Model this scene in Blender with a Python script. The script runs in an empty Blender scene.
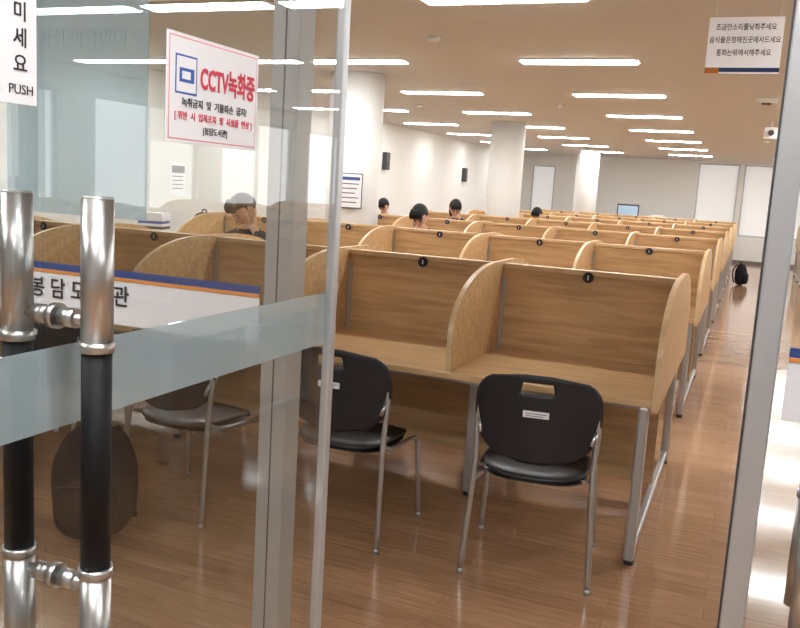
import bpy, bmesh, math, random
from mathutils import Vector, Matrix
random.seed(4)
S = bpy.context.scene
COL = S.collection
S.view_settings.view_transform = 'Standard'

# ------------------------------------------------------------ materials
def mat(name, col, rough=.5, metal=0.0, spec=.5, noise=0.0, nscale=30, coat=0.0, emit=None, es=0.0, bump=0.0):
    m = bpy.data.materials.new(name); m.use_nodes = True
    nt = m.node_tree; b = nt.nodes['Principled BSDF']
    b.inputs['Base Color'].default_value = (*col, 1)
    b.inputs['Roughness'].default_value = rough
    b.inputs['Metallic'].default_value = metal
    b.inputs['Specular IOR Level'].default_value = spec
    b.inputs['Coat Weight'].default_value = coat
    if emit:
        b.inputs['Emission Color'].default_value = (*emit, 1)
        b.inputs['Emission Strength'].default_value = es
    if noise or bump:
        tc = nt.nodes.new('ShaderNodeTexCoord')
        n = nt.nodes.new('ShaderNodeTexNoise'); n.inputs['Scale'].default_value = nscale
        n.inputs['Detail'].default_value = 4
        nt.links.new(tc.outputs['Object'], n.inputs['Vector'])
        if noise:
            mx = nt.nodes.new('ShaderNodeMix'); mx.data_type = 'RGBA'
            mx.inputs[6].default_value = (*[c*(1-noise) for c in col], 1)
            mx.inputs[7].default_value = (*[min(1, c*(1+noise)) for c in col], 1)
            nt.links.new(n.outputs['Fac'], mx.inputs[0])
            nt.links.new(mx.outputs[2], b.inputs['Base Color'])
        if bump:
            bp = nt.nodes.new('ShaderNodeBump'); bp.inputs['Strength'].default_value = bump
            bp.inputs['Distance'].default_value = .002
            nt.links.new(n.outputs['Fac'], bp.inputs['Height'])
            nt.links.new(bp.outputs['Normal'], b.inputs['Normal'])
    return m

def wood(name, c1, c2, axis_scale, rough=.35, spec=.4):
    m = bpy.data.materials.new(name); m.use_nodes = True
    nt = m.node_tree; b = nt.nodes['Principled BSDF']
    tc = nt.nodes.new('ShaderNodeTexCoord'); mp = nt.nodes.new('ShaderNodeMapping')
    mp.inputs['Scale'].default_value = axis_scale
    n = nt.nodes.new('ShaderNodeTexNoise'); n.inputs['Scale'].default_value = 3; n.inputs['Detail'].default_value = 7
    n.inputs['Distortion'].default_value = .5
    cr = nt.nodes.new('ShaderNodeValToRGB')
    cr.color_ramp.elements[0].position = .34; cr.color_ramp.elements[0].color = (*c1, 1)
    cr.color_ramp.elements[1].position = .62; cr.color_ramp.elements[1].color = (*c2, 1)
    L = nt.links.new
    L(tc.outputs['Object'], mp.inputs['Vector']); L(mp.outputs[0], n.inputs['Vector'])
    L(n.outputs['Fac'], cr.inputs[0]); L(cr.outputs[0], b.inputs['Base Color'])
    b.inputs['Roughness'].default_value = rough; b.inputs['Specular IOR Level'].default_value = spec
    return m

def floor_mat():
    m = bpy.data.materials.new('laminate_floor'); m.use_nodes = True
    nt = m.node_tree; b = nt.nodes['Principled BSDF']; L = nt.links.new
    tc = nt.nodes.new('ShaderNodeTexCoord')
    br = nt.nodes.new('ShaderNodeTexBrick')
    br.inputs['Scale'].default_value = 1; br.inputs['Brick Width'].default_value = .95
    br.inputs['Row Height'].default_value = .095; br.inputs['Mortar Size'].default_value = .0010
    br.inputs['Color1'].default_value = (.50, .295, .170, 1); br.inputs['Color2'].default_value = (.41, .235, .132, 1)
    br.inputs['Mortar'].default_value = (.25, .14, .08, 1); br.inputs['Bias'].default_value = 0
    br.offset = .37
    L(tc.outputs['Object'], br.inputs['Vector'])
    mp = nt.nodes.new('ShaderNodeMapping'); mp.inputs['Scale'].default_value = (1.5, 18, 1)
    n = nt.nodes.new('ShaderNodeTexNoise'); n.inputs['Scale'].default_value = 3; n.inputs['Detail'].default_value = 6
    L(tc.outputs['Object'], mp.inputs['Vector']); L(mp.outputs[0], n.inputs['Vector'])
    cr = nt.nodes.new('ShaderNodeValToRGB')
    cr.color_ramp.elements[0].position = .3; cr.color_ramp.elements[0].color = (.80, .78, .76, 1)
    cr.color_ramp.elements[1].position = .7; cr.color_ramp.elements[1].color = (1.12, 1.12, 1.12, 1)
    L(n.outputs['Fac'], cr.inputs[0])
    mx = nt.nodes.new('ShaderNodeMix'); mx.data_type = 'RGBA'; mx.blend_type = 'MULTIPLY'; mx.inputs[0].default_value = 1
    L(br.outputs['Color'], mx.inputs[6]); L(cr.outputs[0], mx.inputs[7]); L(mx.outputs[2], b.inputs['Base Color'])
    n2 = nt.nodes.new('ShaderNodeTexNoise'); n2.inputs['Scale'].default_value = 2.5; n2.inputs['Detail'].default_value = 2
    L(tc.outputs['Object'], n2.inputs['Vector'])
    mr = nt.nodes.new('ShaderNodeMapRange'); mr.inputs[3].default_value = .06; mr.inputs[4].default_value = .16
    L(n2.outputs['Fac'], mr.inputs[0]); L(mr.outputs[0], b.inputs['Roughness'])
    b.inputs['Specular IOR Level'].default_value = 1.0
    bp = nt.nodes.new('ShaderNodeBump'); bp.inputs['Strength'].default_value = .14; bp.inputs['Distance'].default_value = .01
    L(n2.outputs['Fac'], bp.inputs['Height']); L(bp.outputs[0], b.inputs['Normal'])
    return m

def glass_mat(name, tint, f0=.05, haze=0.0, hazecol=(.8, .85, .85)):
    m = bpy.data.materials.new(name); m.use_nodes = True
    nt = m.node_tree; nt.nodes.clear(); L = nt.links.new
    out = nt.nodes.new('ShaderNodeOutputMaterial')
    tr = nt.nodes.new('ShaderNodeBsdfTransparent'); tr.inputs[0].default_value = (*tint, 1)
    gl = nt.nodes.new('ShaderNodeBsdfGlossy'); gl.inputs['Roughness'].default_value = .01
    gl.inputs[0].default_value = (1, 1, 1, 1)
    lw = nt.nodes.new('ShaderNodeLayerWeight'); lw.inputs[0].default_value = .5
    pw = nt.nodes.new('ShaderNodeMath'); pw.operation = 'POWER'; pw.inputs[1].default_value = 4
    L(lw.outputs['Facing'], pw.inputs[0])
    ma = nt.nodes.new('ShaderNodeMath'); ma.operation = 'MULTIPLY_ADD'
    ma.inputs[1].default_value = .6; ma.inputs[2].default_value = f0; ma.use_clamp = True
    L(pw.outputs[0], ma.inputs[0])
    base = tr.outputs[0]
    if haze:
        df = nt.nodes.new('ShaderNodeBsdfDiffuse'); df.inputs[0].default_value = (*hazecol, 1)
        tl = nt.nodes.new('ShaderNodeBsdfTranslucent'); tl.inputs[0].default_value = (*hazecol, 1)
        ad = nt.nodes.new('ShaderNodeMixShader'); ad.inputs[0].default_value = .5
        L(df.outputs[0], ad.inputs[1]); L(tl.outputs[0], ad.inputs[2])
        mh = nt.nodes.new('ShaderNodeMixShader'); mh.inputs[0].default_value = haze
        L(tr.outputs[0], mh.inputs[1]); L(ad.outputs[0], mh.inputs[2]); base = mh.outputs[0]
    mx = nt.nodes.new('ShaderNodeMixShader')
    L(ma.outputs[0], mx.inputs[0]); L(base, mx.inputs[1]); L(gl.outputs[0], mx.inputs[2])
    L(mx.outputs[0], out.inputs[0])
    return m

M = {}
M['floor'] = floor_mat()
M['ceil'] = mat('ceiling_paint', (.66, .645, .625), .9, noise=.03, nscale=8)
M['wall'] = mat('wall_paint', (.75, .745, .71), .85, noise=.03, nscale=5)
M['lobbywall'] = mat('lobby_paint', (.55, .56, .57), .8, noise=.03, nscale=5)
M['column'] = mat('column_paint', (.78, .77, .74), .7, noise=.03, nscale=5)
M['base'] = mat('baseboard_paint', (.16, .13, .11), .5, noise=.05)
M['lamp'] = mat('lamp_diffuser', (.9, .9, .88), .5, emit=(.97, .99, 1), es=43, noise=.01)
M['lamptrim'] = mat('lamp_trim', (.8, .78, .74), .5, noise=.02)
M['blind'] = mat('lit_roller_blind', (.8, .8, .78), .8, emit=(.95, .98, 1), es=.26, noise=.03)  # daylight through the blind is put in as emission
M['blindr'] = mat('glowing_roller_blind', (.8, .8, .78), .8, emit=(.95, .98, 1), es=2.5, noise=.03)  # stronger emission stands in for side daylight from unseen windows
M['wood'] = wood('beech_panel', (.49, .305, .145), (.65, .425, .22), (1, 12, 12), .38)
M['woodtop'] = wood('beech_desktop', (.54, .34, .165), (.68, .455, .24), (1.2, 14, 3), .28)
M['woodedge'] = wood('beech_edge', (.66, .455, .245), (.75, .54, .315), (4, 4, 4), .35)
M['woodlow'] = wood('beech_modesty', (.44, .275, .13), (.56, .36, .18), (1, 12, 12), .45)
M['metal'] = mat('grey_steel_paint', (.50, .50, .50), .35, .6, noise=.03)
M['chrome'] = mat('brushed_steel', (.56, .55, .54), .32, 1, noise=.05, nscale=60)
M['alu'] = mat('anodised_aluminium', (.50, .51, .52), .38, .6, noise=.03)
M['aludark'] = mat('dull_aluminium', (.36, .365, .36), .5, .3, noise=.03)
M['black'] = mat('black_plastic', (.016, .017, .022), .42, noise=.1)
M['blackpad'] = mat('black_vinyl', (.014, .014, .016), .38, noise=.1, bump=.3)
M['grip'] = mat('black_grip', (.004, .004, .005), .6, spec=.3, noise=.1)
M['white'] = mat('white_paper', (.84, .84, .87), .6, noise=.01)
M['red'] = mat('red_ink', (.62, .03, .07), .6, noise=.02)
M['pink'] = mat('pink_border', (.80, .25, .32), .6, noise=.02)
M['blue'] = mat('blue_ink', (.03, .10, .42), .6, noise=.02)
M['navy'] = mat('navy_stripe', (.03, .07, .26), .5, noise=.02)
M['orange'] = mat('orange_stripe', (.75, .28, .06), .5, noise=.02)
M['ink'] = mat('black_ink', (.02, .02, .03), .6, noise=.02)
M['dark'] = mat('dark_grey', (.05, .05, .055), .5, noise=.05)
M['fabric'] = mat('black_nylon', (.010, .011, .016), .8, spec=.2, noise=.3, nscale=60, bump=.5)
M['skin'] = mat('skin', (.62, .38, .27), .5, noise=.04)
M['hair'] = mat('black_hair', (.008, .007, .007), .55, spec=.3, noise=.3, nscale=80, bump=.6)
M['lip'] = mat('lip', (.45, .16, .14), .5, noise=.02)
M['eye'] = mat('eye_dark', (.02, .015, .01), .2, noise=.02)
M['shirt1'] = mat('dark_shirt', (.02, .023, .035), .85, spec=.2, noise=.15)
M['shirt2'] = mat('charcoal_shirt', (.06, .06, .07), .8, noise=.15)
M['yellow'] = mat('yellow_fabric', (.75, .45, .04), .8, noise=.1)
M['trouser'] = mat('navy_trousers', (.03, .035, .06), .85, noise=.15)
M['screen'] = mat('screen_glow', (.3, .4, .5), .2, emit=(.55, .7, .9), es=.25, noise=.02)
M['glass'] = glass_mat('clear_glass', (.95, .965, .96), .025)
M['doorglass'] = glass_mat('door_glass', (.935, .95, .95), .04)
M['frost'] = glass_mat('frosted_band', (.88, .94, .96), .03, .46, (.76, .85, .89))
M['film'] = glass_mat('reflection_film', (.82, .90, .93), .02, .38, (.70, .82, .90))  # pale blue haze imitates a reflection in the door glass
M['signpaper'] = glass_mat('backlit_sign_board', (.5, .5, .5), .0, .97, (.84, .84, .86))

# ------------------------------------------------------------ mesh builder
class MB:
    def __init__(s):
        s.bm = bmesh.new(); s.mats = []
    def mi(s, k):
        if k not in s.mats: s.mats.append(k)
        return s.mats.index(k)
    def box(s, x0, x1, y0, y1, z0, z1, k, bev=0.0, rot=None, piv=None):
        r = bmesh.ops.create_cube(s.bm, size=1)
        vs = r['verts']
        for v in vs:
            v.co = Vector(((x0+x1)/2+v.co.x*(x1-x0), (y0+y1)/2+v.co.y*(y1-y0), (z0+z1)/2+v.co.z*(z1-z0)))
        fs = set(f for v in vs for f in v.link_faces)
        i = s.mi(k)
        for f in fs: f.material_index = i
        if bev:
            es = list(set(e for v in vs for e in v.link_edges))
            r2 = bmesh.ops.bevel(s.bm, geom=es, offset=bev, segments=2, affect='EDGES', profile=.5)
            for f in r2['faces']: f.material_index = i
            vs = list(set(v for f in r2['faces'] for v in f.verts) | set(v for v in vs if v.is_valid))
        if rot is not None:
            p = Vector(piv) if piv else Vector(((x0+x1)/2, (y0+y1)/2, (z0+z1)/2))
            for v in vs: v.co = p + rot @ (v.co-p)
        return vs
    def quad(s, pts, k):
        f = s.bm.faces.new([s.bm.verts.new(p) for p in pts]); f.material_index = s.mi(k)
    def tube(s, pts, r, k, n=10, smooth=0, caps=True):
        P = [Vector(p) for p in pts]
        rr = list(r) if isinstance(r, (list, tuple)) else [r]*len(P)
        if smooth:
            Q = []; R2 = []
            for i in range(len(P)-1):
                p0 = P[max(i-1, 0)]; p1 = P[i]; p2 = P[i+1]; p3 = P[min(i+2, len(P)-1)]
                for j in range(smooth):
                    t = j/smooth
                    Q.append(.5*((2*p1)+(-p0+p2)*t+(2*p0-5*p1+4*p2-p3)*t*t+(-p0+3*p1-3*p2+p3)*t**3))
                    R2.append(rr[i]*(1-t)+rr[i+1]*t)
            Q.append(P[-1]); R2.append(rr[-1]); P = Q; rr = R2
        i = s.mi(k); rings = []; up = None
        for a, p in enumerate(P):
            t = (P[min(a+1, len(P)-1)]-P[max(a-1, 0)]).normalized()
            if up is None:
                up = t.orthogonal().normalized()
            up = (up - t*up.dot(t)).normalized(); bi = t.cross(up)
            rings.append([s.bm.verts.new(p+(up*math.cos(2*math.pi*q/n)+bi*math.sin(2*math.pi*q/n))*rr[a]) for q in range(n)])
        for a in range(len(rings)-1):
            for q in range(n):
                f = s.bm.faces.new((rings[a][q], rings[a][(q+1) % n], rings[a+1][(q+1) % n], rings[a+1][q]))
                f.material_index = i; f.smooth = True
        if caps:
            for rg in (rings[0][::-1], rings[-1]):
                f = s.bm.faces.new(rg); f.material_index = i
    def prism(s, prof, axis, a0, a1, k, kedge=None):
        """prof list of 2D pts; axis 'x': pts=(y,z) extruded in x."""
        i = s.mi(k); ie = s.mi(kedge or k)
        def mk(p, a):
            return (a, p[0], p[1]) if axis == 'x' else ((p[0], a, p[1]) if axis == 'y' else (p[0], p[1], a))
        A = [s.bm.verts.new(mk(p, a0)) for p in prof]; B = [s.bm.verts.new(mk(p, a1)) for p in prof]
        f = s.bm.faces.new(A); f.material_index = i
        f = s.bm.faces.new(B[::-1]); f.material_index = i
        n = len(prof)
        for q in range(n):
            f = s.bm.faces.new((A[q], B[q], B[(q+1) % n], A[(q+1) % n])); f.material_index = ie
    def ball(s, c, rad, k, rot=None, seg=16, fn=None):
        r = bmesh.ops.create_uvsphere(s.bm, u_segments=seg, v_segments=max(8, seg//2+2), radius=1)
        i = s.mi(k); c = Vector(c)
        for v in r['verts']:
            q = v.co.copy()
            if fn: q = fn(q)
            q = Vector((q.x*rad[0], q.y*rad[1], q.z*rad[2]))
            if rot is not None: q = rot @ q
            v.co = c+q
        for f in set(f for v in r['verts'] for f in v.link_faces):
            f.material_index = i; f.smooth = True
        return r['verts']
    def mesh(s, name):
        bmesh.ops.recalc_face_normals(s.bm, faces=s.bm.faces[:])
        me = bpy.data.meshes.new(name); s.bm.to_mesh(me); s.bm.free()
        for k in s.mats: me.materials.append(M[k])
        return me
    def obj(s, name, loc=(0, 0, 0), rz=0, parent=None):
        return place(s.mesh(name), name, loc, rz, parent)

def place(me, name, loc=(0, 0, 0), rz=0, parent=None):
    o = bpy.data.objects.new(name, me); COL.objects.link(o)
    o.location = loc; o.rotation_euler = (0, 0, rz)
    if parent: o.parent = parent
    return o

def empty(name, loc=(0, 0, 0), rz=0):
    o = bpy.data.objects.new(name, None); COL.objects.link(o)
    o.location = loc; o.rotation_euler = (0, 0, rz); o.empty_display_size = .05
    return o

def text(s, size, k, loc, rot, parent=None, name='lettering', align='CENTER', sx=1.0, bold=0.0, space=1.0):
    cu = bpy.data.curves.new(name+'_c', 'FONT'); cu.body = s; cu.size = size
    cu.align_x = align; cu.align_y = 'CENTER'; cu.extrude = .0003; cu.offset = bold*size; cu.space_character = space
    cu.resolution_u = 3
    t = bpy.data.objects.new(name+'_t', cu); COL.objects.link(t)
    bpy.context.view_layer.update()
    dg = bpy.context.evaluated_depsgraph_get()
    me = bpy.data.meshes.new_from_object(t.evaluated_get(dg))
    bpy.data.objects.remove(t)
    me.materials.clear(); me.materials.append(M[k])
    o = bpy.data.objects.new(name, me); COL.objects.link(o)
    o.location = loc; o.rotation_euler = rot; o.scale = (sx, 1, 1)
    if parent: o.parent = parent
    return o
R_FRONT = (math.pi/2, 0, 0)
R_PX = (math.pi/2, 0, math.pi/2)

# ------------------------------------------------------------ dimensions
CH = 2.78; XL = -6.8; XR = 6.0; YB = 25.6; YW = 1.72; YL = -2.6

# ------------------------------------------------------------ room shell
def shell(name, x0, x1, y0, y1, z0, z1, k):
    b = MB(); b.box(x0, x1, y0, y1, z0, z1, k); return b.obj(name)
shell('floor', XL-.2, XR+.2, YL-.2, YB+.2, -.1, 0, 'floor')
shell('ceiling', XL-.2, XR+.2, YL-.2, YB+.2, CH, CH+.1, 'ceil')
shell('wall_left', XL-.2, XL, YL, YB, 0, CH, 'wall')
shell('wall_lobby', XL, XR, YL-.2, YL, 0, CH, 'lobbywall')
# right wall with window openings
b = MB()
b.box(XR, XR+.2, YL, YB, 0, .9, 'wall'); b.box(XR, XR+.2, YL, YB, 2.5, CH, 'wall')
wy = []
y = 3.0
while y+2.8 < YB:
    wy.append((y, y+2.2)); y += 2.8
prev = YL
for a, c in wy:
    b.box(XR, XR+.2, prev, a, .9, 2.5, 'wall'); prev = c
b.box(XR, XR+.2, prev, YB, .9, 2.5, 'wall')
b.obj('wall_right')
n = 1
for a, c in wy:
    w = MB()
    w.box(XR+.05, XR+.09, a, a+.05, .9, 2.5, 'alu'); w.box(XR+.05, XR+.09, c-.05, c, .9, 2.5, 'alu')
    w.box(XR+.05, XR+.09, (a+c)/2-.025, (a+c)/2+.025, .95, 2.45, 'alu')
    w.box(XR+.05, XR+.09, a+.05, c-.05, .9, .95, 'alu'); w.box(XR+.05, XR+.09, a+.05, c-.05, 2.45, 2.5, 'alu')
    w.box(XR+.11, XR+.12, a, c, .9, 2.5, 'blindr')
    w.obj('window_%d' % n); n += 1
# back wall with openings
b = MB()
opens = [(-6.25, -5.55, .35, 2.45), (-1.5, -.42, .75, 2.72), (-.3, .75, .75, 2.72), (.87, 1.95, .75, 2.72), (2.3, 3.4, .75, 2.72)]
prev = XL
for x0, x1, z0, z1 in opens:
    b.box(prev, x0, YB, YB+.2, 0, CH, 'wall')
    b.box(x0, x1, YB, YB+.2, 0, z0, 'wall'); b.box(x0, x1, YB, YB+.2, z1, CH, 'wall')
    prev = x1
b.box(prev, XR, YB, YB+.2, 0, CH, 'wall')
b.obj('wall_back')
for x0, x1, z0, z1 in opens:
    w = MB()
    for a, c in ((x0, x0+.04), (x1-.04, x1)): w.box(a, c, YB+.03, YB+.07, z0, z1, 'alu')
    w.box(x0+.04, x1-.04, YB+.03, YB+.07, z0, z0+.04, 'alu'); w.box(x0+.04, x1-.04, YB+.03, YB+.07, z1-.04, z1, 'alu')
    w.box(x0, x1, YB+.09, YB+.1, z0, z1, 'blind')
    w.obj('window_%d' % n); n += 1
def bb(name, *a):
    q = MB(); q.box(*a, 'base', bev=.004); q.obj(name)
bb('baseboard_left', XL, XL+.015, YL, YB, 0, .09)
bb('baseboard_back', XL+.015, XR-.015, YB-.015, YB, 0, .09)
bb('baseboard_right', XR-.015, XR, YL, YB, 0, .09)
# front partition: solid outer parts
shell('wall_front_left', XL, -3.6, YW, YW+.12, 0, CH, 'wall')
shell('wall_front_right', 2.6, XR, YW, YW+.12, 0, CH, 'wall')
t = MB()
t.box(-3.6, 2.6, YW, YW+.07, 2.25, 2.33, 'alu', bev=.003)
t.box(-3.6, 2.6, YW, YW+.07, CH-.05, CH, 'alu')
t.box(-3.6, -3.55, YW, YW+.07, 0, 2.25, 'alu'); t.box(2.55, 2.6, YW, YW+.07, 0, 2.25, 'alu')
t.obj('trim_partition_frame')
t = MB(); t.box(-1.040, -.968, YW, YW+.07, 0, 2.25, 'aludark', bev=.003)
t.box(-1.006, -1.003, YW-.001, YW, 0, 2.25, 'dark'); t.obj('door_jamb_post')
t = MB(); t.box(.032, .076, YW-.02, YW+.03, 0, 2.25, 'alu', bev=.003)
t.box(.028, .032, YW-.012, YW+.02, 0, 2.25, 'dark'); t.obj('door_edge_profile')

# fixed glass with safety band
def fixed_glass(x0, x1):
    e = empty('glass_partition', (0, 0, 0))
    g = MB(); g.box(x0, x1, YW+.01, YW+.02, .02, 2.25, 'glass'); g.obj('pane', parent=e)
    g = MB(); g.box(x0, x1, YW+.01, YW+.02, 2.33, CH-.05, 'glass'); g.obj('transom_pane', parent=e)
    return e
gl = fixed_glass(-3.55, -1.040)
q = MB()
def band(q, x0, x1):
    q.box(x0, x1, YW+.007, YW+.0095, 1.190, 1.322, 'white')
    q.box(x0, x1, YW+.006, YW+.0095, 1.312, 1.330, 'navy')
    q.box(x0, x1, YW+.005, YW+.0095, 1.303, 1.311, 'orange')
band(q, -3.55, -1.055); q.obj('safety_band', parent=gl)
text('봉 담 도 서 관', .058, 'ink', (-1.60, YW+.004, 1.260), R_FRONT, gl, 'band_lettering', sx=1.0, bold=.01)
gr = fixed_glass(.076, 2.55)
q = MB(); band(q, .095, 2.55); q.obj('safety_band', parent=gr)
# added hazy film on the left pane, imitating a door-glass reflection
e = empty('glass_reflection', (0, 0, 0))
q = MB(); q.box(-1.86, -1.40, YW+.0215, YW+.0235, 1.46, 2.01, 'film'); q.obj('reflection_sheet', parent=e)
text('별관실 이용안내', .055, 'film', (-1.63, YW+.0208, 1.90), R_FRONT, e, 'reflected_title', sx=.9, bold=.01)

# pull handle pair ------------------------------------------------
def bar(q, x, y, ztop=1.545, zbot=.80):
    q.tube([(x, y, ztop), (x, y, 1.345)], .0212, 'chrome', 28)
    q.tube([(x, y, ztop+.003), (x, y, ztop)], .0195, 'chrome', 24)
    q.tube([(x, y, 1.356), (x, y, 1.342)], .0232, 'chrome', 24)
    q.tube([(x, y, 1.343), (x, y, 1.03)], .0200, 'grip', 24)
    q.tube([(x, y, 1.038), (x, y, 1.024)], .0232, 'chrome', 24)
    q.tube([(x, y, 1.026), (x, y, zbot)], .0212, 'chrome', 28)
def standoff(q, p0, p1, z):
    p0 = Vector((*p0, z)); p1 = Vector((*p1, z)); d = p1-p0
    q.tube([p0, p1], .0075, 'chrome', 16)
    for a, c, r in ((.0, .12, .012), (.24, .42, .0135), (.46, .54, .018), (.58, .76, .0135), (.88, 1, .012)):
        q.tube([p0+d*a, p0+d*c], r, 'chrome', 18)
# door leaf, swung 90 degrees toward the lobby
XD = -.857
door = empty('door_1', (0, 0, 0))
q = MB()
q.box(XD-.006, XD+.006, .70, 1.70, .03, 2.2, 'doorglass'); q.obj('glass_leaf', parent=door)
q = MB()
q.box(XD-.0085, XD-.0065, .70, 1.698, 1.222, 1.338, 'frost'); q.obj('frosted_band', parent=door)
text('봉 담 도 서 관', .055, 'frost', (XD-.0088, 1.22, 1.28), (math.pi/2, 0, -math.pi/2), door, 'band_lettering')
q = MB()
q.box(XD-.010, XD+.010, 1.698, 1.722, .012, 2.23, 'alu', bev=.002)
q.box(XD-.016, XD+.016, .70, 1.71, .01, .09, 'alu', bev=.003)
q.box(XD-.016, XD+.016, .70, 1.71, 2.16, 2.235, 'alu', bev=.003)
q.obj('door_rails', parent=door)
q = MB()
HY = .884
bar(q, XD+.069, HY); bar(q, XD-.071, HY)
standoff(q, (XD-.071, HY), (XD+.069, HY), 1.383)
standoff(q, (XD-.071, HY), (XD+.069, HY), 1.008)
q.obj('pull_handles', parent=door)
# handle on the closed right leaf
q = MB()
bar(q, .168, YW-.065); bar(q, .168, YW+.085)
standoff(q, (.168, YW-.065), (.168, YW+.085), 1.385); standoff(q, (.168, YW-.065), (.168, YW+.085), 1.008)
q.obj('pull_handle')

# CCTV sign on the leaf
sg = empty('cctv_notice_sign', (0, 0, 0))
xs = XD+.0065
q = MB()
q.box(xs, xs+.0015, 1.100, 1.360, 1.632, 1.800, 'white')
q.box(xs+.0014, xs+.0018, 1.105, 1.355, 1.637, 1.795, 'pink')
q.box(xs+.0017, xs+.0021, 1.107, 1.353, 1.639, 1.793, 'white')
q.box(xs+.002, xs+.0024, 1.120, 1.176, 1.708, 1.768, 'blue')
q.box(xs+.0023, xs+.0027, 1.123, 1.173, 1.711, 1.765, 'white')
q.box(xs+.0026, xs+.003, 1.130, 1.168, 1.726, 1.748, 'blue', bev=.0001)
q.box(xs+.0029, xs+.0033, 1.136, 1.158, 1.731, 1.743, 'white')
q.obj('notice_sheet', parent=sg)
text('CCTV녹화중', .046, 'red', (xs+.003, 1.266, 1.736), R_PX, sg, 'title', sx=.66, bold=.028)
text('녹취금지  및  기물파손  금지!', .0155, 'ink', (xs+.003, 1.230, 1.695), R_PX, sg, 'line_a', bold=.012)
text('[ 위반  시  법적조치  및  시설물  변상 ]', .0140, 'red', (xs+.003, 1.230, 1.674), R_PX, sg, 'line_b', bold=.012)
text('[봉담도서관]', .0135, 'ink', (xs+.003, 1.230, 1.654), R_PX, sg, 'line_c', bold=.012)
# push sign
sg = empty('push_sign', (0, 0, 0))
q = MB(); q.box(xs, xs+.0015, .735, .842, 1.657, 1.93, 'white'); q.obj('sign_plate', parent=sg)
for i, c in enumerate('미세요'):
    text(c, .025, 'ink', (xs+.002, .816, 1.766-i*.031), R_PX, sg, 'glyph', bold=.01)
text('PUSH', .0165, 'ink', (xs+.002, .817, 1.674), R_PX, sg, 'push_word')

# hanging sign inside the room
sg = empty('hanging_notice_sign', (0, 0, 0))
hx, hy = -.13, 4.85
q = MB()
q.quad([(hx-.18, hy, 2.262), (hx+.18, hy, 2.262), (hx+.18, hy, 2.545), (hx-.18, hy, 2.545)], 'signpaper')
q.box(hx-.18, hx+.18, hy-.0025, hy-.001, 2.270, 2.292, 'navy'); q.box(hx-.18, hx-.11, hy-.003, hy-.0024, 2.262, 2.292, 'orange')
for s_ in (-.15, .15): q.tube([(hx+s_, hy, 2.54), (hx+s_, hy, CH)], .002, 'lamptrim', 6)
q.obj('sign_board', parent=sg)
for i, s_ in enumerate(['조금만소리를낮춰주세요', '음식물은정해진곳에서드세요', '통화는밖에서해주세요']):
    text(s_, .036, 'ink', (hx, hy-.004, 2.493-i*.064), R_FRONT, sg, 'line', sx=.80, bold=.014)

# ------------------------------------------------------------ columns
for (cx, cy) in ((-4.2, 8.80), (-4.05, 14.62), (-4.15, 23.1)):
    q = MB()
    q.tube([(0, 0, 0), (0, 0, CH)], .30, 'column', 48)
    q.tube([(0, 0, 0), (0, 0, .09)], .308, 'base', 48)
    q.obj('round_column', (cx, cy, 0))
# poster on first column
q = MB()
q.box(-.15, .15, -.004, 0, -.19, .19, 'dark'); q.box(-.14, .14, -.0055, -.004, -.18, .18, 'white')
q.box(-.12, .12, -.007, -.0055, .115, .15, 'navy')
for i in range(5): q.box(-.11, .11-.02*(i % 3), -.0065, -.0055, .07-i*.05, .080-i*.05, 'dark')
o = q.obj('column_notice_poster', (-4.2+.10, 8.80-.310, 1.50)); o.rotation_euler = (0, 0, .33)

# ------------------------------------------------------------ ceiling lamps
b = MB()
b.box(-.51, .51, -.09, .09, -.022, -.002, 'lamp')
b.box(-.53, -.51, -.11, .11, -.014, 0, 'lamptrim'); b.box(.51, .53, -.11, .11, -.014, 0, 'lamptrim')
b.box(-.51, .51, -.11, -.09, -.014, 0, 'lamptrim'); b.box(-.51, .51, .09, .11, -.014, 0, 'lamptrim')
lm = b.mesh('ceiling_lamp')
for lx in (-5.75, -3.75, -1.57, .88, 3.2, 5.0):
    for i in range(8):
        place(lm, 'ceiling_lamp', (lx, 5.3+2.5*i, CH))
for lx, ly in ((-2.6, -.6), (-.2, -.6), (2.2, -.6), (-.2, .5), (-2.6, .5), (2.2, .5)):  # unseen lobby lamps, added to brighten the hazy film and handles
    place(lm, 'ceiling_lamp', (lx, ly, CH))
# ceiling devices
q = MB(); q.box(-.11, .11, -.11, .11, -.05, 0, 'lamptrim', bev=.01); q.box(-.05, .05, -.05, .05, -.062, -.05, 'dark'); q.obj('ceiling_speaker', (.02, 10.5, CH))
q = MB(); q.box(-.09, .09, -.05, .05, -.24, -.08, 'lamptrim', bev=.01); q.tube([(0, -.05, -.16), (0, -.08, -.16)], .04, 'dark', 16); q.tube([(0, 0, -.08), (0, 0, 0)], .015, 'lamptrim', 10)
q.obj('security_camera', (.13, 13.2, CH))
for px, py in ((-2.5, 6.6), (-2.5, 11.5), (.1, 17), (-4.7, 12)):
    q = MB(); q.tube([(0, 0, 0), (0, 0, -.02), (0, 0, -.04)], [.055, .055, .035], 'lamptrim', 20); q.obj('smoke_detector', (px, py, CH))

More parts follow.
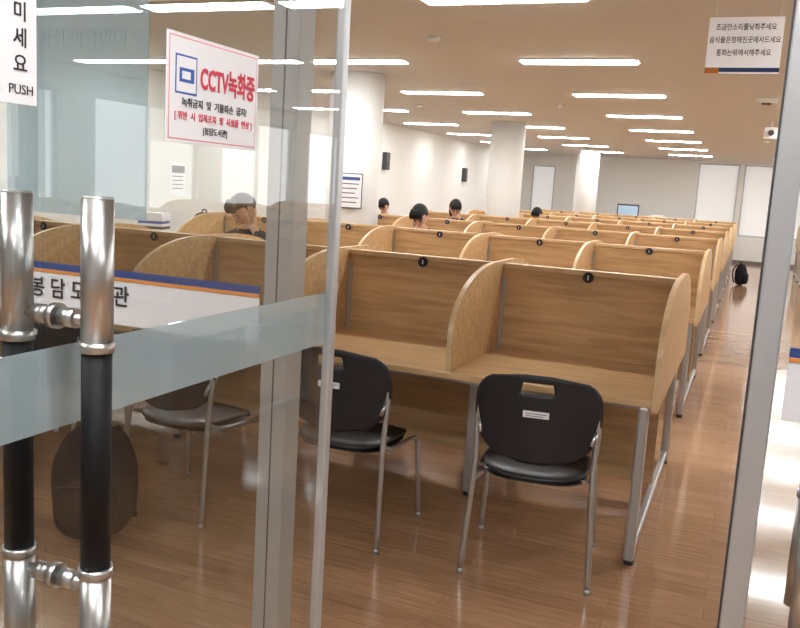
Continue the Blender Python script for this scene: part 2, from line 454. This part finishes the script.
# ------------------------------------------------------------ study carrel rows
W = .925; NC = 5; ZT = .745; D = .84
def carrel_mesh():
    b = MB(); Lx = -W*NC
    b.box(Lx+.0, 0, -D, D, ZT-.03, ZT, 'woodtop', bev=.003)
    b.box(Lx+.013, -.013, -.016, .016, ZT, 1.178, 'wood')
    b.box(Lx+.013, -.013, -.03, .03, 1.178, 1.205, 'woodedge', bev=.004)
    b.box(Lx+.03, -.03, -.012, .012, .12, ZT-.03, 'woodlow')
    zb, zf, zt = ZT, .90, 1.218
    def dome(z0):
        p = [(-D+.01, z0), (-D+.01, zf)]
        for i in range(1, 15):
            t = i/14*math.pi/2
            p.append((-.14-(D-.15)*max(0.0, math.cos(t))**.9, zf+(zt-zf)*math.sin(t)))
        p += [(-y, z) for y, z in p[::-1]]
        return p
    for k in range(NC+1):
        x = -k*W
        if k == 0: b.prism(dome(ZT-.05), 'x', x-.005, x+.02, 'wood', 'woodedge')
        elif k == NC: b.prism(dome(ZT-.05), 'x', x-.02, x+.005, 'wood', 'woodedge')
        else: b.prism(dome(zb), 'x', x-.0125, x+.0125, 'wood', 'woodedge')
        for s in (-1, 1):
            if k < NC:
                b.box(x-.045, x-.0125, min(s*.016, s*.032), max(s*.016, s*.032), .78, 1.13, 'metal', bev=.002)
                b.box(x-W+.0125, x-W+.030, min(s*.016, s*.034), max(s*.016, s*.034), .745, 1.13, 'metal', bev=.002)
            cxm = x-W*.49
            if k < NC:
                b.tube([(cxm, s*.0302, 1.170), (cxm, s*.037, 1.170)], .028, 'ink', 20)
                b.box(cxm-.003, cxm+.003, min(s*.037, s*.0385), max(s*.037, s*.0385), 1.158, 1.182, 'white')
    for s in (-1, 1):
        b.box(Lx+.04, -.04, s*.70-.012, s*.70+.012, ZT-.07, ZT-.03, 'metal')
    for k in (0, 1, 3, 5):
        x = -k*W+(-.035 if k == 0 else (.035 if k == NC else 0)); yy = D-.035 if k in (0, NC) else .36
        for s in (-1, 1):
            b.box(x-.022, x+.022, s*yy-.03, s*yy+.03, .02, ZT-.03, 'metal', bev=.01)
            b.tube([(x, s*yy, 0), (x, s*yy, .02)], .022, 'black', 12)
        b.box(x-.018, x+.018, -yy, yy, .05, .085, 'metal', bev=.008)
        b.box(x-.018, x+.018, -yy, yy, ZT-.07, ZT-.03, 'metal')
    return b.mesh('study_carrel')
cm = carrel_mesh()
X0 = -.295; Y1 = 4.50; DY = 2.86
rows = [Y1+DY*i for i in range(7)]
for yy in rows: place(cm, 'study_carrel', (X0, yy, 0))
for yy in rows: place(cm, 'study_carrel', (1.08+W*NC, yy, 0))

# ------------------------------------------------------------ chair
def chair_mesh():
    b = MB()
    NU, NV = 30, 24; z0, z1 = .515, .862
    i = b.mi('black'); G = []
    for v in range(NV+1):
        t = v/NV
        n_ = 3.6; h = max(0.0, 1-abs(2*t-1)**n_)**(1/n_)
        w = .055+.203*h
        if t < .55: w *= .80+.20*math.sin(t/.55*math.pi/2)
        row = []
        for u in range(NU+1):
            s = 2*u/NU-1
            x = w*s
            z = z0+(z1-z0)*t + (.016*(1-(x/.25)**2) if t > .5 else -.010*(1-(x/.2)**2))*abs(2*t-1)
            y = -.262+.075*(x/.25)**2 - .04*(t-.3)
            row.append((x, y, z))
        G.append(row)
    th = .014
    def hole(u, v):
        tc = (v+.5)/NV; xc = G[v][u][0]*.5+G[v][u+1][0]*.5
        return .80 < tc < .90 and abs(xc) < .068
    F = [[b.bm.verts.new(p) for p in r] for r in G]
    K = [[b.bm.verts.new((p[0], p[1]+th, p[2])) for p in r] for r in G]
    def q4(*vs):
        f = b.bm.faces.new(vs); f.material_index = i; f.smooth = True
    def present(u, v): return 0 <= u < NU and 0 <= v < NV and not hole(u, v)
    for v in range(NV):
        for u in range(NU):
            if not present(u, v): continue
            q4(F[v][u], F[v][u+1], F[v+1][u+1], F[v+1][u]); q4(K[v][u], K[v+1][u], K[v+1][u+1], K[v][u+1])
            for (du, dv, a, c) in ((-1, 0, (v, u), (v+1, u)), (1, 0, (v, u+1), (v+1, u+1)), (0, -1, (v, u), (v, u+1)), (0, 1, (v+1, u), (v+1, u+1))):
                if not present(u+du, v+dv):
                    q4(F[a[0]][a[1]], F[c[0]][c[1]], K[c[0]][c[1]], K[a[0]][a[1]])
    b.box(-.052, .052, -.2805, -.2745, .705, .731, 'white')
    for j in range(2): b.box(-.040, .03+.01*j, -.2812, -.2805, .711+.009*j, .7135+.009*j, 'dark')
    def se(q):
        n_ = 3.4
        r = math.hypot(q.x, q.y)
        if r > 1e-6:
            a = math.atan2(q.y, q.x)
            k = 1/((abs(math.cos(a))**n_+abs(math.sin(a))**n_)**(1/n_))
            rr = r**.55
            return Vector((math.cos(a)*k*rr, math.sin(a)*k*rr, q.z))
        return q
    vs = b.ball((0, -.005, .445), (.225, .225, .03), 'blackpad', seg=36, fn=se)
    for v in vs:
        v.co.z += .02*(v.co.x/.22)**2-.012 if v.co.y < .12 else -.012-.12*(v.co.y-.12)
    b.ball((0, -.005, .418), (.215, .215, .014), 'black', seg=28, fn=se)
    for s in (-1, 1):
        b.tube([(s*.235, -.175, .72), (s*.245, -.185, .66), (s*.240, -.20, .52), (s*.243, -.215, .40), (s*.262, -.26, .012)], .0125, 'chrome', 10, smooth=5)
        b.tube([(s*.241, -.19, .455), (s*.238, -.10, .425), (s*.238, .10, .415), (s*.240, .185, .40), (s*.244, .205, .34), (s*.258, .235, .012)], .0115, 'chrome', 10, smooth=5)
        b.tube([(s*.262, -.26, .02), (s*.263, -.262, 0)], .0135, 'metal', 10)
        b.tube([(s*.258, .235, .02), (s*.259, .236, 0)], .0135, 'metal', 10)
        b.box(s*.238-.012, s*.238+.012, -.20, -.155, .655, .715, 'metal', bev=.006)
        b.tube([(s*.238, -.19, .655), (s*.225, -.215, .60)], .010, 'chrome', 8)
    b.tube([(-.238, .08, .41), (.238, .08, .41)], .010, 'chrome', 8)
    b.tube([(-.238, -.12, .415), (.238, -.12, .415)], .010, 'chrome', 8)
    return b.mesh('study_chair')
chm = chair_mesh()
place(chm, 'study_chair', (-.735, 3.535, 0), math.radians(7))
place(chm, 'study_chair', (-1.60, 3.50, 0), math.radians(-1))
place(chm, 'study_chair', (-2.38, 3.37, 0), math.radians(-6))
place(chm, 'study_chair', (-3.45, 3.62, 0), math.radians(4))
place(chm, 'study_chair', (-4.4, 3.62, 0), math.radians(-3))
for i, r in enumerate(rows[1:], 1):
    for k in range(NC):
        rx = random.uniform(-.03, .03); ra = random.uniform(-5, 5)
        if (i, k) in ((2, 4), (4, 3), (4, 4)): continue
        place(chm, 'study_chair', (X0-W*(k+.5)+rx, r-.86, 0), math.radians(ra))

# ------------------------------------------------------------ backpack
def backpack(loc, rz, sc=1.0):
    b = MB()
    def sq(q):
        n_ = 3.0; a = (abs(q.x)**n_+abs(q.y)**n_+abs(q.z)**n_)**(1/n_)
        return q/a if a > 0 else q
    vs = b.ball((0, 0, .23), (.165, .10, .23), 'fabric', seg=28, fn=sq)
    for v in vs:
        if v.co.z > .3: v.co.y *= 1-.35*(v.co.z-.3)/.16; v.co.x *= 1-.22*(v.co.z-.3)/.16
    b.ball((0, -.095, .15), (.125, .05, .125), 'fabric', seg=22, fn=sq)
    b.tube([(-.10, -.142, .24), (0, -.150, .25), (.10, -.142, .24)], .003, 'dark', 6, smooth=4)
    b.tube([(-.03, .03, .44), (-.02, .03, .485), (.02, .03, .485), (.03, .03, .44)], .008, 'fabric', 8, smooth=4)
    for s in (-1, 1):
        b.tube([(s*.06, .07, .43), (s*.09, .13, .33), (s*.10, .13, .18), (s*.13, .08, .05)], .014, 'fabric', 8, smooth=4)
    o = b.obj('backpack', loc, rz); o.scale = (sc, sc, sc)
    return o
backpack((-2.50, 2.80, 0), .35, 1.08)
backpack((-.06, 18.6, 0), 1.2, .95)
backpack((-5.6, 7.95, .73), .5, .95)

# ------------------------------------------------------------ left reading tables, persons
def table_mesh():
    b = MB()
    b.box(-.6, .6, -.35, .35, .70, .73, 'woodtop', bev=.004)
    for sx in (-1, 1):
        for sy in (-1, 1):
            b.box(sx*.54-.02, sx*.54+.02, sy*.29-.02, sy*.29+.02, 0, .70, 'metal', bev=.005)
        b.box(sx*.54-.012, sx*.54+.012, -.27, .27, .64, .68, 'metal')
    b.box(-.52, .52, .27, .29, .40, .68, 'woodlow')
    return b.mesh('reading_table')
tm = table_mesh()

def skin_mesh(name, V, E, Rr, root, sub=1):
    me = bpy.data.meshes.new(name); me.from_pydata(V, E, [])
    o = bpy.data.objects.new(name+'_s', me); COL.objects.link(o)
    m = o.modifiers.new('sk', 'SKIN'); m.use_smooth_shade = True
    for i, sv in enumerate(me.skin_vertices[0].data):
        sv.radius = (Rr[i][0], Rr[i][1]) if isinstance(Rr[i], tuple) else (Rr[i], Rr[i]); sv.use_root = (i == root)
    m2 = o.modifiers.new('ss', 'SUBSURF'); m2.levels = sub; m2.render_levels = sub
    bpy.context.view_layer.update()
    dg = bpy.context.evaluated_depsgraph_get()
    out = bpy.data.meshes.new_from_object(o.evaluated_get(dg))
    bpy.data.objects.remove(o); out.name = name
    return out

def person(loc, rz, shirt, tilt=.5, headturn=0, long=False, up=.05, cheek=False, hair='hair'):
    """up: extra sitting height of chest and head; cheek: left hand props the head."""
    root = empty('seated_person', loc, rz)
    V = [(0, -.02, .53), (0, 0, .70+up*.3), (0, .04, .90+up*.7), (0, .07, 1.03+up), (0, .10, 1.11+up), (0, .12, 1.16+up)]
    R_ = [(.15, .11), (.135, .10), (.155, .11), (.12, .085), (.055, .055), (.05, .05)]
    E = [(0, 1), (1, 2), (2, 3), (3, 4), (4, 5)]
    wr = {}
    for s in (-1, 1):
        n0 = len(V)
        if cheek and s == -1:
            V += [(s*.165, .08, 1.01+up), (s*.25, .34, .83), (s*.20, .26, 1.04+up*.6), (s*.135, .22, 1.13+up)]
        else:
            V += [(s*.165, .08, 1.01+up), (s*.235, .24, .84), (s*.17, .42, .79), (s*.135, .49, .78)]
        wr[s] = V[-1]
        R_ += [.065, .048, .034, (.038, .02)]
        E += [(3, n0), (n0, n0+1), (n0+1, n0+2), (n0+2, n0+3)]
        n0 = len(V)
        V += [(s*.10, .05, .52), (s*.13, .42, .50), (s*.135, .40, .28), (s*.135, .38, .09), (s*.14, .50, .045)]
        R_ += [.09, .07, .055, .042, (.045, .035)]
        E += [(0, n0), (n0, n0+1), (n0+1, n0+2), (n0+2, n0+3), (n0+3, n0+4)]
    me = skin_mesh('body', V, E, R_, 0, 2)
    me.materials.clear()
    for k in (shirt, 'skin', 'trouser', 'black'): me.materials.append(M[k])
    for p in me.polygons:
        c = p.center
        if c.z > 1.09+up and abs(c.x) < .08: p.material_index = 1
        elif any((c-Vector(w_)).length < .07 for w_ in wr.values()): p.material_index = 1
        elif c.z < .11: p.material_index = 3
        elif c.z < .60: p.material_index = 2
        else: p.material_index = 0
        p.use_smooth = True
    place(me, 'body', parent=root)
    for s in (-1, 1):
        bx, by, bz = 0, 0, 0
        HV = [(bx, by, bz), (bx, by+.05, bz+.004)]; HE = [(0, 1)]; HR = [(.03, .017), (.036, .015)]
        for j, (off, ln) in enumerate(((-.030, .066), (-.010, .076), (.010, .071), (.028, .056))):
            n0 = len(HV); fx = bx+s*off
            HV += [(fx, by+.085, bz+.004), (fx, by+.085+ln*.5, bz+.006), (fx, by+.085+ln, bz-.012)]
            HR += [.009, .0085, .007]; HE += [(1, n0), (n0, n0+1), (n0+1, n0+2)]
        n0 = len(HV)
        HV += [(bx-s*.035, by+.04, bz), (bx-s*.052, by+.068, bz-.004), (bx-s*.058, by+.09, bz-.01)]
        HR += [.012, .010, .008]; HE += [(0, n0), (n0, n0+1), (n0+1, n0+2)]
        hm = skin_mesh('hand', HV, HE, HR, 0, 1); hm.materials.clear(); hm.materials.append(M['skin'])
        w_ = wr[s]
        o = place(hm, 'hand', (w_[0], w_[1]-.015, w_[2]), parent=root)
        if cheek and s == -1:
            o.location = (w_[0]+.01, w_[1], w_[2]-.01); o.rotation_euler = (math.radians(80), 0, math.radians(-15))
    b = MB()
    def fn(q):
        x, y, z = q
        if z < 0: x *= 1-.30*z*z; y = y*(1-.12*z*z)+.10*z*z
        if y > .75: y = .75+(y-.75)*.6
        return Vector((x, y, z))
    b.ball((0, 0, 0), (.076, .096, .115), 'skin', fn=fn, seg=24)
    b.tube([(0, .090, .015), (0, .098, -.01), (0, .106, -.026), (0, .094, -.034)], [.006, .009, .012, .008], 'skin', 8)
    for s in (-1, 1):
        b.ball((s*.031, .083, .006), (.013, .007, .006), 'eye', seg=8)
        b.tube([(s*.016, .090, .024), (s*.034, .087, .028), (s*.048, .078, .022)], .0035, 'hair', 6)
        b.ball((s*.077, -.004, -.008), (.010, .018, .030), 'skin', seg=10)
    b.ball((0, .087, -.058), (.021, .007, .006), 'lip', seg=8)
    def hf(q):
        x, y, z = q
        if y > .1 and z < .35:
            k = min(1, (y-.1)/.25)
            return Vector((x*(1-.25*k), y*(1-.5*k), max(z, .15) if k > .5 else z))
        if z < -.25 and not long: return Vector((x*.92, y*.92, -.25+(z+.25)*.5))
        return q
    b.ball((0, -.008, .018), (.089, .106, .118), hair, fn=hf, seg=28)
    if long:
        b.ball((0, -.06, -.09), (.082, .05, .14), hair, seg=20)
    for t in range(9):
        a = (t-4)/4
        b.tube([(a*.05, .03, .125), (a*.062, .085, .095), (a*.066, .100, .052)], [.014, .013, .004], hair, 6, smooth=3)
    h = b.obj('head', (0, .15, 1.235+up), 0, root); h.rotation_euler = (-tilt, 0, headturn)
    return root

def seat_with(loc, rz, **k):
    person(loc, rz, **k)
    place(chm, 'study_chair', (loc[0], loc[1], loc[2]), rz)
PI = math.pi
for ty in (6.9, 7.95, 12.0, 13.5, 16.15):
    place(tm, 'reading_table', (-5.95, ty, 0))
FS = D+.32
seat_with((-3.52, rows[0]+FS, 0), PI, shirt='shirt1', tilt=.75, headturn=-.5, up=.10, cheek=True)
seat_with((-3.20, rows[1]+FS, 0), PI, shirt='shirt1', tilt=.85, up=.055)
seat_with((-3.78, rows[2]+FS, 0), PI, shirt='shirt1', tilt=.7, headturn=.4, up=.09, long=True)
seat_with((-3.30, rows[3]+FS, 0), PI, shirt='shirt1', tilt=.7, up=.01)
seat_with((-5.45, 12.75, 0), PI, shirt='yellow', tilt=.8, up=.02)

# laptop
def laptop(loc, rz):
    b = MB()
    b.box(-.17, .17, -.12, .12, 0, .016, 'lamptrim', bev=.004)
    b.box(-.15, .15, -.02, .09, .0155, .017, 'dark')
    rot = Matrix.Rotation(-.3, 3, 'X')
    b.box(-.17, .17, .115, .123, .016, .24, 'lamptrim', bev=.003, rot=rot, piv=(0, .12, .016))
    b.box(-.155, .155, .1125, .1145, .03, .225, 'screen', rot=rot, piv=(0, .12, .016))
    return b.obj('laptop', loc, rz)
laptop((-5.95, 6.9, .73), PI); laptop((-5.65, 16.1, .73), PI)
# stack of books on table
q = MB(); z = 0
for i, k in enumerate(('white', 'blue', 'dark', 'white', 'red', 'white', 'white', 'dark', 'white', 'blue', 'white', 'white', 'white')):
    q.box(-.14+.006*(i % 4), .14+.004*(i % 3), -.13, .13, z, z+.030, k, bev=.002); z += .030
q.obj('book_stack', (-6.28, 7.95, .73), .3)

# wall items on left wall
q = MB(); q.box(0, .02, -.15, .15, -.21, .21, 'white'); q.box(.02, .022, -.13, .13, .08, .17, 'dark')
for i in range(4): q.box(.02, .022, -.12, .10, .03-.05*i, .042-.05*i, 'dark')
q.obj('wall_notice_poster', (XL, 9.05, 1.50))
q = MB(); q.box(0, .10, -.09, .09, -.17, .17, 'dark', bev=.01); q.tube([(.10, 0, -.06), (.105, 0, -.06)], .055, 'black', 20); q.tube([(.10, 0, .08), (.105, 0, .08)], .03, 'black', 20)
me = q.mesh('wall_speaker')
place(me, 'wall_speaker', (XL, 20.6, 1.95)); place(me, 'wall_speaker', (XL, 15.6, 2.05))

# service desk at the back with monitor
q = MB()
q.box(-1.1, 1.1, -.35, .35, .98, 1.02, 'woodtop', bev=.005); q.box(-1.06, 1.06, -.30, -.27, 0, .98, 'column')
q.box(-1.06, -1.02, -.27, .3, 0, .98, 'column'); q.box(1.02, 1.06, -.27, .3, 0, .98, 'column')
q.obj('service_counter', (-2.5, 23.9, 0))
q = MB()
q.box(-.29, .29, -.02, .02, .10, .44, 'dark', bev=.006); q.box(-.26, .26, -.023, -.02, .14, .40, 'screen')
q.box(-.03, .03, .0, .04, .02, .15, 'dark'); q.box(-.12, .12, -.08, .1, 0, .02, 'dark', bev=.005)
q.obj('desktop_monitor', (-3.1, 23.85, 1.02))
q = MB(); q.box(-.22, .22, -.15, .15, 0, .16, 'lamptrim', bev=.01); q.box(-.2, .2, -.152, -.15, .03, .1, 'dark'); q.box(-.16, .16, -.1, .12, .16, .2, 'lamptrim', bev=.01)
q.obj('desktop_printer', (-2.3, 23.85, 1.02))

# ------------------------------------------------------------ world + camera
w = bpy.data.worlds.new('World'); S.world = w; w.use_nodes = True
nt = w.node_tree; bg = nt.nodes['Background']
sky = nt.nodes.new('ShaderNodeTexSky'); sky.sky_type = 'HOSEK_WILKIE'
nt.links.new(sky.outputs[0], bg.inputs[0]); bg.inputs[1].default_value = .6

F = 850.0; rho = math.atan(.06); th = math.radians(21.87); ph = math.radians(8.56)
right0 = Vector((math.cos(th), math.sin(th), 0))
fwd = Vector((-math.sin(th)*math.cos(ph), math.cos(th)*math.cos(ph), -math.sin(ph)))
up0 = right0.cross(fwd)
cr = right0*math.cos(rho)+up0*math.sin(rho); cu = up0*math.cos(rho)-right0*math.sin(rho)
cam = bpy.data.cameras.new('camera'); cam.sensor_width = 36; cam.lens = F/800*36; cam.clip_start = .05
co = bpy.data.objects.new('camera', cam); COL.objects.link(co)
mt = Matrix((cr, cu, -fwd)).transposed().to_4x4(); mt.translation = (0, 0, 1.585)
co.matrix_world = mt
S.camera = co
